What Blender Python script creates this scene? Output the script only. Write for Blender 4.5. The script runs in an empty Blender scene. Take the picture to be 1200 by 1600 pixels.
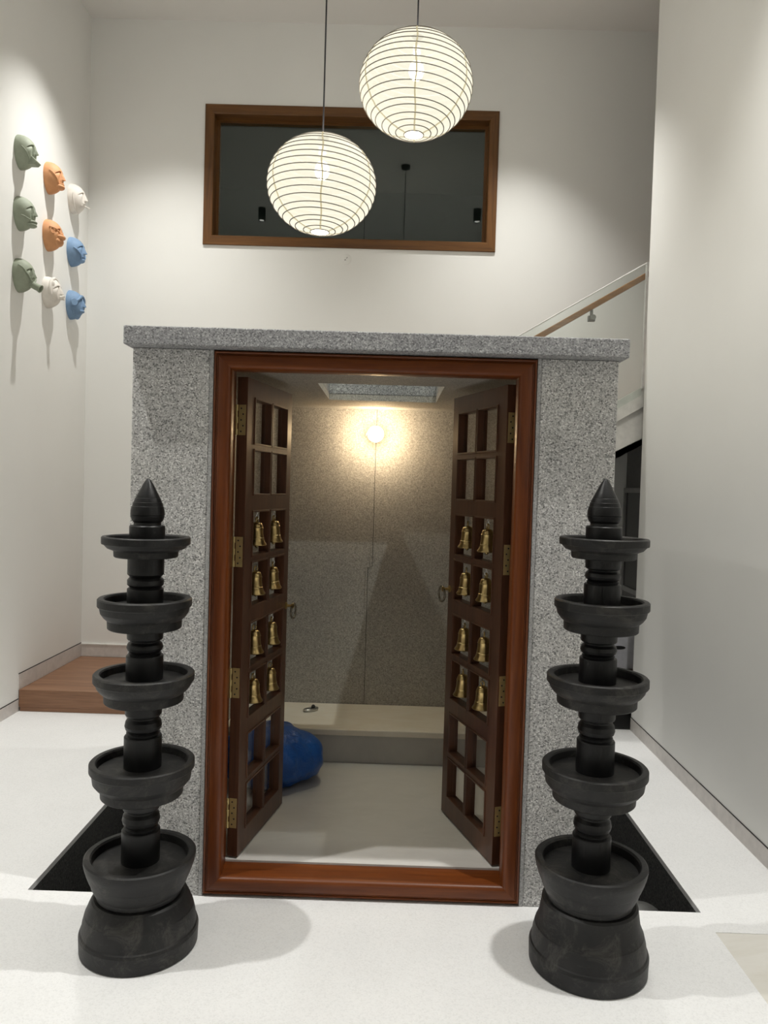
import bpy, bmesh, math, random
from mathutils import Vector, Matrix
random.seed(7)
S = bpy.context.scene
COL = S.collection
PI = math.pi

# ------------------------------------------------------------------ camera
CAM_H = 1.53
F_PX, PITCH, ROLL, YAW = 1199.52, 0.031918, 0.029447, -0.008033
def camera_axes():
    fwd = Vector((math.sin(YAW), math.cos(YAW), 0)); right = Vector((math.cos(YAW), -math.sin(YAW), 0)); up = Vector((0, 0, 1))
    f2 = fwd*math.cos(PITCH) - up*math.sin(PITCH); u2 = fwd*math.sin(PITCH) + up*math.cos(PITCH)
    r3 = right*math.cos(ROLL) + u2*math.sin(ROLL); u3 = u2*math.cos(ROLL) - right*math.sin(ROLL)
    return r3, u3, f2
r3, u3, f2 = camera_axes()
cd = bpy.data.cameras.new('camera'); cam = bpy.data.objects.new('camera', cd); COL.objects.link(cam)
m = Matrix((r3, u3, -f2)).transposed().to_4x4(); m.translation = Vector((0, 0, CAM_H)); cam.matrix_world = m
cd.sensor_fit = 'AUTO'; cd.sensor_width = 36.0; cd.lens = 36.0*F_PX/1600.0
cd.clip_start = 0.05; cd.clip_end = 100
S.camera = cam

# ------------------------------------------------------------------ world, exposure, light levels
W = bpy.data.worlds.new('world'); S.world = W; W.use_nodes = True
W.node_tree.nodes['Background'].inputs[0].default_value = (0.9, 0.92, 1.0, 1)
W.node_tree.nodes['Background'].inputs[1].default_value = 0.02
S.view_settings.view_transform = 'Standard'; S.view_settings.look = 'None'
S.view_settings.exposure = 0.0; S.view_settings.gamma = 1.0
S.view_settings.use_curve_mapping = False
DOWN_COL = (1.0, 0.988, 0.945)
DOWNLIGHTS = [  # x, y, power, spot angle, label
    (-1.75, 2.20, 325, 106, 'black cylinder downlight on the ceiling above the left stone lamp tower'),
    (0.98, 2.36, 370, 104, 'black cylinder downlight on the ceiling above the right stone lamp tower'),
    (-1.72, 5.08, 238, 92, 'black cylinder downlight on the ceiling near the wall of masks'),
    (0.86, 5.20, 225, 86, 'black cylinder downlight on the ceiling over the stairs'),
    (-1.75, -0.65, 50, 110, 'black cylinder downlight on the ceiling at the left of the room front'),
    (0.95, -0.65, 50, 110, 'black cylinder downlight on the ceiling at the right of the room front'),
]
LANTERN_EMIT = 0.82
LANTERN_BULB_W = 175
NICHE_W = 5.0
BULB_EMIT = 16.0
NICHE_EMIT = 31.0

# ------------------------------------------------------------------ materials
def mat(name):
    m = bpy.data.materials.new(name); m.use_nodes = True
    nt = m.node_tree; b = nt.nodes['Principled BSDF']
    return m, nt, b
def N(nt, t, **kw):
    n = nt.nodes.new(t)
    for k, v in kw.items(): setattr(n, k, v)
    return n
def coords(nt, scale=(1, 1, 1), rot=(0, 0, 0)):
    tc = N(nt, 'ShaderNodeTexCoord'); mp = N(nt, 'ShaderNodeMapping')
    mp.inputs['Scale'].default_value = scale; mp.inputs['Rotation'].default_value = rot
    nt.links.new(tc.outputs['Object'], mp.inputs['Vector']); return mp.outputs['Vector']
def noise(nt, vec, scale, detail=4, rough=.55, dist=0):
    n = N(nt, 'ShaderNodeTexNoise'); n.inputs['Scale'].default_value = scale; n.inputs['Detail'].default_value = detail
    n.inputs['Roughness'].default_value = rough; n.inputs['Distortion'].default_value = dist
    nt.links.new(vec, n.inputs['Vector']); return n.outputs['Fac']
def ramp(nt, fac, stops):
    r = N(nt, 'ShaderNodeValToRGB'); e = r.color_ramp.elements
    while len(e) < len(stops): e.new(.5)
    for el, (p, c) in zip(e, stops): el.position = p; el.color = (*c, 1) if len(c) == 3 else c
    nt.links.new(fac, r.inputs['Fac']); return r.outputs['Color']
def mixc(nt, fac, a, b, mode='MIX'):
    x = N(nt, 'ShaderNodeMix', data_type='RGBA', blend_type=mode)
    if isinstance(fac, float): x.inputs[0].default_value = fac
    else: nt.links.new(fac, x.inputs[0])
    nt.links.new(a, x.inputs[6]); nt.links.new(b, x.inputs[7]); return x.outputs[2]
def bump(nt, b, h, strength, dist):
    n = N(nt, 'ShaderNodeBump'); n.inputs['Strength'].default_value = strength; n.inputs['Distance'].default_value = dist
    nt.links.new(h, n.inputs['Height']); nt.links.new(n.outputs['Normal'], b.inputs['Normal'])

def paint(name, c, rough=.75, v=.03):
    m, nt, b = mat(name); co = coords(nt)
    f = noise(nt, co, 1.3, 3)
    col = ramp(nt, f, [(.3, tuple(x*(1-v) for x in c)), (.7, c)])
    nt.links.new(col, b.inputs['Base Color']); b.inputs['Roughness'].default_value = rough
    bump(nt, b, noise(nt, co, 90, 3), .06, .002); return m
def plain(name, c, rough=.5, metal=0.0):
    m, nt, b = mat(name); co = coords(nt)
    col = ramp(nt, noise(nt, co, 22, 3), [(.3, tuple(x*.9 for x in c)), (.7, tuple(min(1, x*1.06) for x in c))])
    nt.links.new(col, b.inputs['Base Color'])
    b.inputs['Roughness'].default_value = rough; b.inputs['Metallic'].default_value = metal; return m
def granite(name, lo, mid, hi, scale=150, bmp=.55, veins=.25):
    m, nt, b = mat(name); co = coords(nt)
    v = N(nt, 'ShaderNodeTexVoronoi'); v.inputs['Scale'].default_value = scale; nt.links.new(co, v.inputs['Vector'])
    bw = N(nt, 'ShaderNodeSeparateColor'); nt.links.new(v.outputs['Color'], bw.inputs[0])
    sp = ramp(nt, bw.outputs[0], [(.0, lo), (.38, mid), (.72, mid), (1.0, hi)])
    big = ramp(nt, noise(nt, co, 2.3, 5, .6, 1.0), [(.3, (.80, .80, .82)), (.55, (1, 1, 1)), (.8, (1.06, 1.02, .98))])
    fine = ramp(nt, noise(nt, co, scale*.8, 2), [(.3, (.72, .72, .72)), (.7, (1.15, 1.15, 1.15))])
    c = mixc(nt, 1.0, sp, fine, 'MULTIPLY'); c = mixc(nt, veins*2, c, mixc(nt, 1.0, c, big, 'MULTIPLY'))
    nt.links.new(c, b.inputs['Base Color']); b.inputs['Roughness'].default_value = .78
    bump(nt, b, noise(nt, co, scale*.8, 3, .7), bmp, .004); return m
def wood(name, dark, light, axis='Z', rough=.32, scale=1.0, coat=.15):
    m, nt, b = mat(name)
    sc = {'X': (1.2, 22, 22), 'Y': (22, 1.2, 22), 'Z': (22, 22, 1.2)}[axis]
    co = coords(nt, tuple(s*scale for s in sc))
    g1 = noise(nt, co, 1.0, 6, .6, .8); 
    c = ramp(nt, g1, [(.28, dark), (.5, tuple((a+d)/2 for a, d in zip(dark, light))), (.72, light)])
    co2 = coords(nt, tuple(s*scale*4 for s in sc))
    fine = ramp(nt, noise(nt, co2, 1.6, 3), [(.35, (.78, .76, .74)), (.6, (1, 1, 1))])
    c = mixc(nt, .8, c, mixc(nt, 1.0, c, fine, 'MULTIPLY'))
    nt.links.new(c, b.inputs['Base Color']); b.inputs['Roughness'].default_value = rough
    b.inputs['Specular IOR Level'].default_value = .35; b.inputs['Coat Weight'].default_value = coat; b.inputs['Coat Roughness'].default_value = .2
    bump(nt, b, g1, .08, .002); return m
def glass(name, tint=(1, 1, 1), refl=.04):
    m = bpy.data.materials.new(name); m.use_nodes = True; nt = m.node_tree
    nt.nodes.remove(nt.nodes['Principled BSDF'])
    ge = N(nt, 'ShaderNodeNewGeometry'); dt = N(nt, 'ShaderNodeVectorMath', operation='DOT_PRODUCT')
    nt.links.new(ge.outputs['Normal'], dt.inputs[0]); nt.links.new(ge.outputs['Incoming'], dt.inputs[1])
    ab = N(nt, 'ShaderNodeMath', operation='ABSOLUTE'); nt.links.new(dt.outputs['Value'], ab.inputs[0])
    om = N(nt, 'ShaderNodeMath', operation='SUBTRACT'); om.inputs[0].default_value = 1; nt.links.new(ab.outputs[0], om.inputs[1])
    pw = N(nt, 'ShaderNodeMath', operation='POWER'); pw.inputs[1].default_value = 5; nt.links.new(om.outputs[0], pw.inputs[0])
    fr = N(nt, 'ShaderNodeMath', operation='MULTIPLY_ADD'); fr.inputs[1].default_value = 1-refl; fr.inputs[2].default_value = refl; nt.links.new(pw.outputs[0], fr.inputs[0])
    tr = N(nt, 'ShaderNodeBsdfTransparent'); tr.inputs[0].default_value = (*tint, 1)
    gl = N(nt, 'ShaderNodeBsdfGlossy'); gl.inputs['Roughness'].default_value = .015
    mx = N(nt, 'ShaderNodeMixShader'); nt.links.new(fr.outputs[0], mx.inputs[0])
    nt.links.new(tr.outputs[0], mx.inputs[1]); nt.links.new(gl.outputs[0], mx.inputs[2])
    nt.links.new(mx.outputs[0], nt.nodes['Material Output'].inputs[0]); return m
def emitter(name, c, s, base=None):
    m, nt, b = mat(name); b.inputs['Base Color'].default_value = (*(base or c), 1)
    b.inputs['Emission Color'].default_value = (*c, 1); b.inputs['Emission Strength'].default_value = s; b.inputs['Roughness'].default_value = .7; return m

M = {}
M['wall'] = paint('white wall paint', (.865, .86, .83))
M['ceiling'] = paint('white ceiling paint', (.83, .815, .785))
M['skirting'] = plain('pale stone skirting', (.66, .62, .59), .4)
M['gap'] = plain('dark joint and gap shade', (.02, .018, .016), .8)
def white_floor():
    m, nt, b = mat('white granite floor'); co = coords(nt)
    v = N(nt, 'ShaderNodeTexVoronoi'); v.inputs['Scale'].default_value = 210; nt.links.new(co, v.inputs['Vector'])
    bw = N(nt, 'ShaderNodeSeparateColor'); nt.links.new(v.outputs['Color'], bw.inputs[0])
    sp = ramp(nt, bw.outputs[0], [(0, (.80, .80, .797)), (.3, (.85, .85, .847)), (1, (.88, .88, .877))])
    big = ramp(nt, noise(nt, co, 3.5, 5), [(.3, (.97, .97, .97)), (.6, (1, 1, 1))])
    c = mixc(nt, 1.0, sp, big, 'MULTIPLY'); nt.links.new(c, b.inputs['Base Color'])
    b.inputs['Roughness'].default_value = .62; bump(nt, b, noise(nt, co, 160, 3), .25, .003); return m
M['floor'] = white_floor()
def marble(name, a, c2, rough=.25):
    m, nt, b = mat(name); co = coords(nt, (1, 2.2, 1))
    c = ramp(nt, noise(nt, co, 2.6, 7, .6, 1.6), [(.3, a), (.6, c2), (.75, a)])
    nt.links.new(c, b.inputs['Base Color']); b.inputs['Roughness'].default_value = rough; return m
M['marble'] = marble('veined beige marble', (.72, .69, .62), (.80, .78, .73))
M['ledge'] = marble('cream marble ledge', (.74, .66, .54), (.80, .74, .64), .3)
M['riser'] = marble('pale grey marble', (.50, .48, .46), (.56, .54, .51), .4)
M['inner_floor'] = marble('pale marble inner floor', (.66, .64, .61), (.71, .69, .66), .35)
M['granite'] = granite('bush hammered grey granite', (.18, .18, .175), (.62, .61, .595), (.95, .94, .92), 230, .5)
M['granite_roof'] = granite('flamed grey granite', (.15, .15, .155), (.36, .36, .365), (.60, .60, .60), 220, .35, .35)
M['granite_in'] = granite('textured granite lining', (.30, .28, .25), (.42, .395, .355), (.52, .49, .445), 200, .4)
M['granite_edge'] = granite('dressed granite margin', (.30, .30, .30), (.46, .455, .45), (.6, .6, .59), 220, .15)
M['dark_granite'] = granite('black granite channel', (.03, .03, .03), (.075, .075, .073), (.13, .13, .127), 150, .12)
M['teak_v'] = wood('polished teak upright', (.092, .019, .0025), (.205, .052, .007), 'Z', .4, 1.0, .04)
M['teak_h'] = wood('polished teak level', (.092, .019, .0025), (.205, .052, .007), 'X', .4, 1.0, .04)
M['door'] = wood('dark teak door', (.072, .030, .016), (.125, .052, .027), 'Z', .36)
M['window_v'] = wood('window teak upright', (.085, .034, .008), (.185, .080, .020), 'Z', .4)
M['window_h'] = wood('window teak level', (.085, .034, .008), (.185, .080, .020), 'X', .4)
M['platform'] = wood('brown wood platform', (.20, .098, .052), (.34, .182, .105), 'X', .45, .8)
M['rail'] = wood('teak handrail', (.24, .11, .04), (.42, .21, .085), 'X', .4)
M['brass'] = plain('aged brass', (.50, .37, .165), .28, 1.0)
M['bronze'] = plain('dark bronze ring', (.22, .19, .15), .25, 1.0)
M['hinge'] = plain('brushed brass hinge', (.56, .44, .20), .42, .6)
M['steel'] = plain('steel', (.62, .62, .60), .3, 1.0)
M['satin_steel'] = plain('satin grey steel', (.30, .30, .285), .45, .8)
M['black'] = plain('black', (.012, .012, .012), .5)
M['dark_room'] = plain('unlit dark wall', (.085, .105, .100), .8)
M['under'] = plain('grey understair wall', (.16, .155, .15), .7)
M['cord'] = plain('black flex', (.015, .015, .02), .5)
M['white'] = plain('white plastic', (.78, .77, .75), .4)
M['white_panel'] = plain('white painted board', (.75, .735, .70), .5)
M['glass'] = glass('clear glass')
M['glass_green'] = glass('clear railing glass', (.955, .975, .965))
M['dimmer_glass'] = glass('grey dimming glass', (.80, .83, .82))  # grey tint weakens the downlight falling through the roof opening
M['window_glass'] = glass('window pane glass', (.92, 1, .97), .06)
M['frame_grey'] = plain('grey picture frame', (.30, .295, .285), .5)
M['mirror_dark'] = plain('dark glazed picture', (.05, .05, .05), .15)
M['carton'] = plain('white carton', (.62, .62, .66), .6)
M['pebble'] = plain('wet grey pebble', (.10, .10, .095), .45)
def dark_stone(name, a, b_, dusty, rough):
    m, nt, b = mat(name); co = coords(nt)
    base = ramp(nt, noise(nt, co, 9, 5, .6), [(.35, a), (.65, b_)])
    dust = ramp(nt, noise(nt, co, 11, 12, .82, .8), [(.50, (0, 0, 0)), (.68, (1, 1, 1))])
    dc = N(nt, 'ShaderNodeRGB'); dc.outputs[0].default_value = (.095, .088, .078, 1)
    sc = N(nt, 'ShaderNodeMath', operation='MULTIPLY'); sc.inputs[1].default_value = dusty
    nt.links.new(dust, sc.inputs[0])
    c = mixc(nt, sc.outputs[0], base, dc.outputs[0]); nt.links.new(c, b.inputs['Base Color'])
    b.inputs['Roughness'].default_value = rough; b.inputs['Specular IOR Level'].default_value = .38
    bump(nt, b, noise(nt, co, 130, 3, .7), .2, .003); return m
M['stone'] = dark_stone('oiled black soapstone', (.0035, .0035, .004), (.008, .008, .0085), .06, .38)
M['stone_rough'] = dark_stone('weathered black soapstone', (.007, .007, .0075), (.014, .0137, .0134), .62, .5)
for k, c in dict(green=(.30, .335, .255), orange=(.62, .30, .135), cream=(.78, .735, .675), blue=(.19, .305, .475)).items():
    M[k] = plain(k + ' matte ceramic', c, .65)
def bag():
    m, nt, b = mat('blue plastic sheet'); co = coords(nt)
    c = ramp(nt, noise(nt, co, 7, 4), [(.3, (.008, .075, .33)), (.7, (.016, .125, .50))])
    nt.links.new(c, b.inputs['Base Color']); b.inputs['Roughness'].default_value = .3
    bump(nt, b, noise(nt, co, 14, 5, .65, 1.5), .5, .02); return m
M['bag'] = bag()
def paper():
    m = bpy.data.materials.new('glowing rice paper'); m.use_nodes = True; nt = m.node_tree
    b = nt.nodes['Principled BSDF']; co = coords(nt)
    col = ramp(nt, noise(nt, co, 18, 6, .7, 1.2), [(.3, (1.0, .95, .74)), (.6, (1.0, .97, .80))])
    nt.links.new(col, b.inputs['Emission Color'])
    dk = N(nt, 'ShaderNodeRGB'); dk.outputs[0].default_value = (.03, .03, .025, 1); nt.links.new(dk.outputs[0], b.inputs['Base Color'])
    b.inputs['Emission Strength'].default_value = LANTERN_EMIT; b.inputs['Roughness'].default_value = .8
    tr = N(nt, 'ShaderNodeBsdfTransparent'); mx = N(nt, 'ShaderNodeMixShader'); mx.inputs[0].default_value = .05
    nt.links.new(b.outputs[0], mx.inputs[1]); nt.links.new(tr.outputs[0], mx.inputs[2])
    nt.links.new(mx.outputs[0], nt.nodes['Material Output'].inputs[0]); return m
M['paper'] = paper()
M['bulb'] = emitter('lit bulb', (1.0, .93, .80), BULB_EMIT)
M['rib'] = plain('thin wire rib', (.22, .20, .17), .8)
M['seam'] = emitter('doubled paper seam', (.95, .83, .50), .58, (.05, .045, .03))
M['niche_light'] = emitter('lit warm diffuser', (1.0, .78, .48), NICHE_EMIT)
M['dim_light'] = emitter('downlight lens', (1.0, .96, .9), 4.0)

# ------------------------------------------------------------------ mesh helpers
def box(bm, x0, x1, y0, y1, z0, z1):
    v = [bm.verts.new(p) for p in ((x0,y0,z0),(x1,y0,z0),(x1,y1,z0),(x0,y1,z0),(x0,y0,z1),(x1,y0,z1),(x1,y1,z1),(x0,y1,z1))]
    for f in ((0,3,2,1),(4,5,6,7),(0,1,5,4),(1,2,6,5),(2,3,7,6),(3,0,4,7)): bm.faces.new([v[i] for i in f])
    return v
def bx(*a):
    bm = bmesh.new(); box(bm, *a); return bm
def prism(bm, pts, lo, hi, axis='Y'):
    """polygon pts in the plane across axis, extruded lo..hi"""
    def P(a, b, t): return {'Y': (a, t, b), 'X': (t, a, b), 'Z': (a, b, t)}[axis]
    A = [bm.verts.new(P(a, b, lo)) for a, b in pts]; B = [bm.verts.new(P(a, b, hi)) for a, b in pts]
    n = len(pts); bm.faces.new(A); bm.faces.new(B[::-1])
    for i in range(n): bm.faces.new((A[i], B[i], B[(i+1) % n], A[(i+1) % n]))
    bmesh.ops.recalc_face_normals(bm, faces=bm.faces[:])
def lathe(bm, prof, seg=64, c=(0, 0, 0), frame=None):
    """prof = [(r, z)...] about z; frame = Matrix applied"""
    M4 = frame or Matrix.Translation(Vector(c)); rings = []
    for r, z in prof:
        if r < 1e-6: rings.append([bm.verts.new(M4 @ Vector((0, 0, z)))])
        else: rings.append([bm.verts.new(M4 @ Vector((r*math.cos(2*PI*i/seg), r*math.sin(2*PI*i/seg), z))) for i in range(seg)])
    for a, b in zip(rings, rings[1:]):
        if len(a) == 1 and len(b) == 1: continue
        for i in range(seg):
            j = (i+1) % seg
            if len(a) == 1: bm.faces.new((a[0], b[j], b[i]))
            elif len(b) == 1: bm.faces.new((a[i], a[j], b[0]))
            else: bm.faces.new((a[i], a[j], b[j], b[i]))
    for f, rg in ((0, rings[0]), (1, rings[-1])):
        if len(rg) > 1: bm.faces.new(rg[::-1] if f == 0 else rg)
    bmesh.ops.recalc_face_normals(bm, faces=bm.faces[:])
def tube(bm, pts, rad, seg=8, closed=False, flat=1.0, up=None):
    pts = [Vector(p) for p in pts]; n = len(pts); rings = []; prev = None
    for i, p in enumerate(pts):
        t = (pts[(i+1) % n] - pts[i-1]) if closed else (pts[min(i+1, n-1)] - pts[max(i-1, 0)])
        t.normalize()
        ref = Vector(up) if up else (prev if prev else (Vector((0, 0, 1)) if abs(t.z) < .9 else Vector((1, 0, 0))))
        a = (ref - t*ref.dot(t)).normalized(); b = t.cross(a); prev = a
        r = rad[i] if isinstance(rad, (list, tuple)) else rad
        rings.append([bm.verts.new(p + a*(r*flat*math.cos(2*PI*k/seg)) + b*(r*math.sin(2*PI*k/seg))) for k in range(seg)])
    for i in range(n if closed else n-1):
        A, B = rings[i], rings[(i+1) % n]
        for k in range(seg): bm.faces.new((A[k], A[(k+1) % seg], B[(k+1) % seg], B[k]))
    if not closed: bm.faces.new(rings[0][::-1]); bm.faces.new(rings[-1])
    bmesh.ops.recalc_face_normals(bm, faces=bm.faces[:])
def ellipsoid(bm, c, r, seg=24, rings=14, rot=None):
    Mx = Matrix.Translation(Vector(c)) @ (rot.to_4x4() if rot else Matrix.Identity(4)) @ Matrix.Diagonal((*r, 1))
    bmesh.ops.create_uvsphere(bm, u_segments=seg, v_segments=rings, radius=1, matrix=Mx)
def plate(ub, vb, holes, lo, hi, axis):
    """slab with rectangular holes. ub, vb = break lists; holes = set of cells left open. axis = thickness axis"""
    bm = bmesh.new()
    def P(u, v, t): return {'Z': (u, v, t), 'Y': (u, t, v), 'X': (t, u, v)}[axis]
    nu, nv = len(ub), len(vb); V = {}
    def vert(i, j, k):
        if (i, j, k) not in V: V[i, j, k] = bm.verts.new(P(ub[i], vb[j], (lo, hi)[k]))
        return V[i, j, k]
    solid = lambda i, j: 0 <= i < nu-1 and 0 <= j < nv-1 and (i, j) not in holes
    for i in range(nu-1):
        for j in range(nv-1):
            if not solid(i, j): continue
            for k in (0, 1): bm.faces.new([vert(i, j, k), vert(i+1, j, k), vert(i+1, j+1, k), vert(i, j+1, k)])
            for (di, dj, a, b) in ((-1, 0, (i, j), (i, j+1)), (1, 0, (i+1, j), (i+1, j+1)), (0, -1, (i, j), (i+1, j)), (0, 1, (i, j+1), (i+1, j+1))):
                if not solid(i+di, j+dj): bm.faces.new([vert(*a, 0), vert(*b, 0), vert(*b, 1), vert(*a, 1)])
    bmesh.ops.recalc_face_normals(bm, faces=bm.faces[:]); return bm
ORG = {}
def obj(name, bm, m, parent=None, bevel=0.0, smooth=None, local=False, sub=0):
    if parent is not None and not local:
        bmesh.ops.translate(bm, verts=bm.verts[:], vec=-ORG[parent])
    me = bpy.data.meshes.new(name); bm.to_mesh(me); bm.free()
    o = bpy.data.objects.new(name, me); COL.objects.link(o); me.materials.append(M[m] if isinstance(m, str) else m)
    if smooth is not None:
        for p in me.polygons: p.use_smooth = True
        if smooth < 3: me.set_sharp_from_angle(angle=smooth)
    if parent is not None: o.parent = parent; ORG[o] = ORG[parent]
    else: ORG[o] = Vector((0, 0, 0))
    if bevel:
        b = o.modifiers.new('bevel', 'BEVEL'); b.width = bevel; b.segments = 2; b.limit_method = 'ANGLE'
    if sub: s = o.modifiers.new('sub', 'SUBSURF'); s.levels = s.render_levels = sub
    return o
def tag(o, label, cat, group=None):
    o['label'] = label; o['category'] = cat
    if group: o['group'] = group
    return o
def thing(name, label, cat, loc=(0, 0, 0), group=None, rot=0):
    o = bpy.data.objects.new(name, None); COL.objects.link(o); o.location = loc; o.rotation_euler = (0, 0, rot)
    o.empty_display_size = .05; ORG[o] = Vector(loc); return tag(o, label, cat, group)
def struct(name, bm, m, parent=None, **k):
    o = obj(name, bm, m, parent, **k)
    if parent is None: o['kind'] = 'structure'
    return o
def dup(root, loc, label, rot=None, group=None):
    r = root.copy(); COL.objects.link(r); r.location = loc; r['label'] = label
    if rot is not None: r.rotation_euler = rot
    if group: r['group'] = group
    for ch in list(root.children):
        c = ch.copy(); COL.objects.link(c); c.parent = r
        for g in ch.children:
            d = g.copy(); COL.objects.link(d); d.parent = c
    return r

# ------------------------------------------------------------------ the room
XL, XR, YB, ZC, YF = -2.392, 1.607, 5.964, 5.05, -4.0
XO = 3.4                                     # far side of the stair hall
TX0, SX0, SX1, TX1 = -1.303, -.949, .809, 1.188   # channel / shrine / channel
SF, SB = 2.790, 4.57                         # shrine front and back
# floor with the two channels left open and the marble field at front right left out
ub = [XL-.2, TX0, SX0, SX1, TX1, XR+.0, XO]; vb = [YF, 2.665, SF, SB, YB+.1]
struct('floor', plate(ub, vb, {(1, 2), (3, 2), (4, 0), (5, 0)}, -.022, 0, 'Z'), 'floor')
# marble field, with a lightly eased corner
pts = [(TX1, YF), (TX1, 2.665), (XR, 2.665), (XR, YF)]
bm = bmesh.new(); prism(bm, pts, -.022, -.002, 'Z'); struct('floor_marble', bm, 'marble')
bm = bmesh.new(); box(bm, XL-.2, XO, YF, YB+.1, -.75, -.65); struct('floor_base', bm, 'dark_granite')
for nm, a, b in (('trim_1', TX0, SX0), ('trim_2', SX1, TX1)):      # channel linings, black granite
    bm = bmesh.new()
    box(bm, a-.03, b+.03, SF-.03, SF, -.32, -.022); box(bm, a-.03, b+.03, SB, SB+.03, -.32, -.022)
    box(bm, a-.03, a, SF, SB, -.32, -.022); box(bm, b, b+.03, SF, SB, -.32, -.022); box(bm, a-.03, b+.03, SF-.03, SB+.03, -.35, -.32)
    struct(nm, bm, 'dark_granite')
struct('wall_left', bx(XL-.2, XL, YF, YB+.2, 0, ZC), 'wall')
# rear wall with window opening
WX0, WX1, WZ0, WZ1 = -1.503, .745, 3.358, 4.421
wi = .004
struct('wall_back', plate([XL, WX0+wi, WX1-wi, XO], [0, WZ0+wi, WZ1-wi, ZC], {(1, 1)}, YB, YB+.2, 'Y'), 'wall')
struct('wall_right', bx(XR, XR+.15, YF, 4.965, 0, ZC), 'wall')
struct('wall_stair', bx(XO, XO+.1, YF, YB+.2, 0, ZC), 'wall')
struct('wall_front', bx(XL, XO, YF-.1, YF, 0, ZC), 'wall')
struct('ceiling', bx(XL-.2, XO+.1, YF-.1, YB+.2, ZC, ZC+.15), 'ceiling')
# skirting with a strip painted as its dark joint and gap shade
def skirt(name, fn_a, fn_b):
    o = struct(name, fn_a, 'skirting'); obj('gap_shade_strip', fn_b, 'gap', o)  # solid dark strip, the groove's shade is put into its colour
YP = 4.95
skirt('baseboard_left', bx(XL, XL+.004, YF, YP-.001, 0.0005, .078), bx(XL, XL+.003, YF, YP-.001, .0785, .084))
skirt('baseboard_left_raised', bx(XL, XL+.004, YP, YB-.005, .142, .242), bx(XL, XL+.003, YP, YB-.005, .2425, .248))
o = struct('baseboard_back', bx(XL+.005, -.9, YB-.012, YB, .142, .232), 'skirting'); obj('white_lip', bx(XL+.005, -.9, YB-.016, YB, .2325, .242), 'white_panel', o)
skirt('baseboard_right', bx(XR-.004, XR, YF, 4.964, .0005, .080), bx(XR-.003, XR, YF, 4.964, .0805, .085))

# window
win = struct('window_1', bx(WX0+.07, WX1-.07, YB+.088, YB+.096, WZ0+.09, WZ1-.07), 'window_glass')
def mitre(x0, x1, z0, z1, prof):
    """prof: closed list of (inset d, y). returns left, right, top, bottom meshes with mitred ends"""
    out = []
    for side in ('l', 'r', 't', 'b'):
        bm = bmesh.new(); A = []; B = []
        for d, y in prof:
            if side == 'l': a, b = (x0+d, y, z0+d), (x0+d, y, z1-d)
            elif side == 'r': a, b = (x1-d, y, z0+d), (x1-d, y, z1-d)
            elif side == 't': a, b = (x0+d, y, z1-d), (x1-d, y, z1-d)
            else: a, b = (x0+d, y, z0+d), (x1-d, y, z0+d)
            A.append(bm.verts.new(a)); B.append(bm.verts.new(b))
        n = len(prof); bm.faces.new(A); bm.faces.new(B[::-1])
        for i in range(n): bm.faces.new((A[i], A[(i+1) % n], B[(i+1) % n], B[i]))
        bmesh.ops.recalc_face_normals(bm, faces=bm.faces[:]); out.append(bm)
    return out
wp = [(0, YB-.012), (.003, YB-.016), (.066, YB-.016), (.072, YB-.010), (.072, YB+.085), (.095, YB+.085), (.095, YB+.13), (0.001, YB+.13)]
for bm, mm in zip(mitre(WX0, WX1, WZ0, WZ1, wp), ('window_v', 'window_v', 'window_h', 'window_h')): obj('window_frame', bm, mm, win)
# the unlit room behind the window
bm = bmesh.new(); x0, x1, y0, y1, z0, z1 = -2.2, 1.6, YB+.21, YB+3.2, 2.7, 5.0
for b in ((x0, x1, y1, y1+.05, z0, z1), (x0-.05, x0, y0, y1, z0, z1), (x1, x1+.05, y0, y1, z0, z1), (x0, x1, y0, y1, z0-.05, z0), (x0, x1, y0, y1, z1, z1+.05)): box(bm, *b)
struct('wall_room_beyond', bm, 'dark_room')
# round cover plate under the window
t = thing('cover_plate', 'small round white electrical cover plate on the back wall under the window', 'cover plate', (-.396, YB, 3.277))
bm = bmesh.new(); lathe(bm, [(0, 0), (.040, 0), (.040, .002), (.037, .004), (0, .004)], 40, frame=Matrix.Translation((-.396, YB, 3.277)) @ Matrix.Rotation(PI/2, 4, 'X')); obj('disc', bm, 'wall', t, smooth=.6)
bm = bmesh.new()
for a, b, c, d in ((-.010, -.004, -.002, -.009), (.002, .004, .010, .013), (-.011, -.012, -.006, -.006)):
    tube(bm, [(-.396+a, YB-.006, 3.277+b), (-.396+c, YB-.006, 3.277+d)], .0018, 6)
obj('wire_end', bm, 'black', t)

# ------------------------------------------------------------------ wooden landing and stairs
t = thing('wooden_platform', 'low brown wooden platform in the corner under the masks', 'platform', (-1.9, 5.4, 0))
obj('deck', bx(XL+.005, -1.25, YP-.001, YB-.017, .028, .142), 'platform', t, bevel=.002)
obj('base', bx(XL+.012, -1.26, YP+.002, YB-.02, .001, .0275), 'platform', t)
SLOPE = .605
zs = lambda x: 2.240 + SLOPE*(x-1.623)      # stringer top line
t = thing('staircase', 'white staircase rising to the right along the back wall behind the shrine', 'staircase', (-1.0, 5.5, 0))
x = -1.42; z = .142; run = .272; rise = run*SLOPE; prof = [(x, .143)]; treads = []
while x < 3.05:
    z += rise; prof += [(x, z), (x+run, z)]; treads.append((x, z)); x += run
prof += [(x, 1.887+.53*(x-1.616)), (-.8, 1.887+.53*(-.8-1.616)-.0)]
prof = [p for p in prof]
prof[-1] = (-1.2, .40); prof += [(-1.2, .143)]
bm = bmesh.new(); prism(bm, prof, 5.0625, YB-.001, 'Y'); obj('flight', bm, 'white_panel', t)
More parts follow.
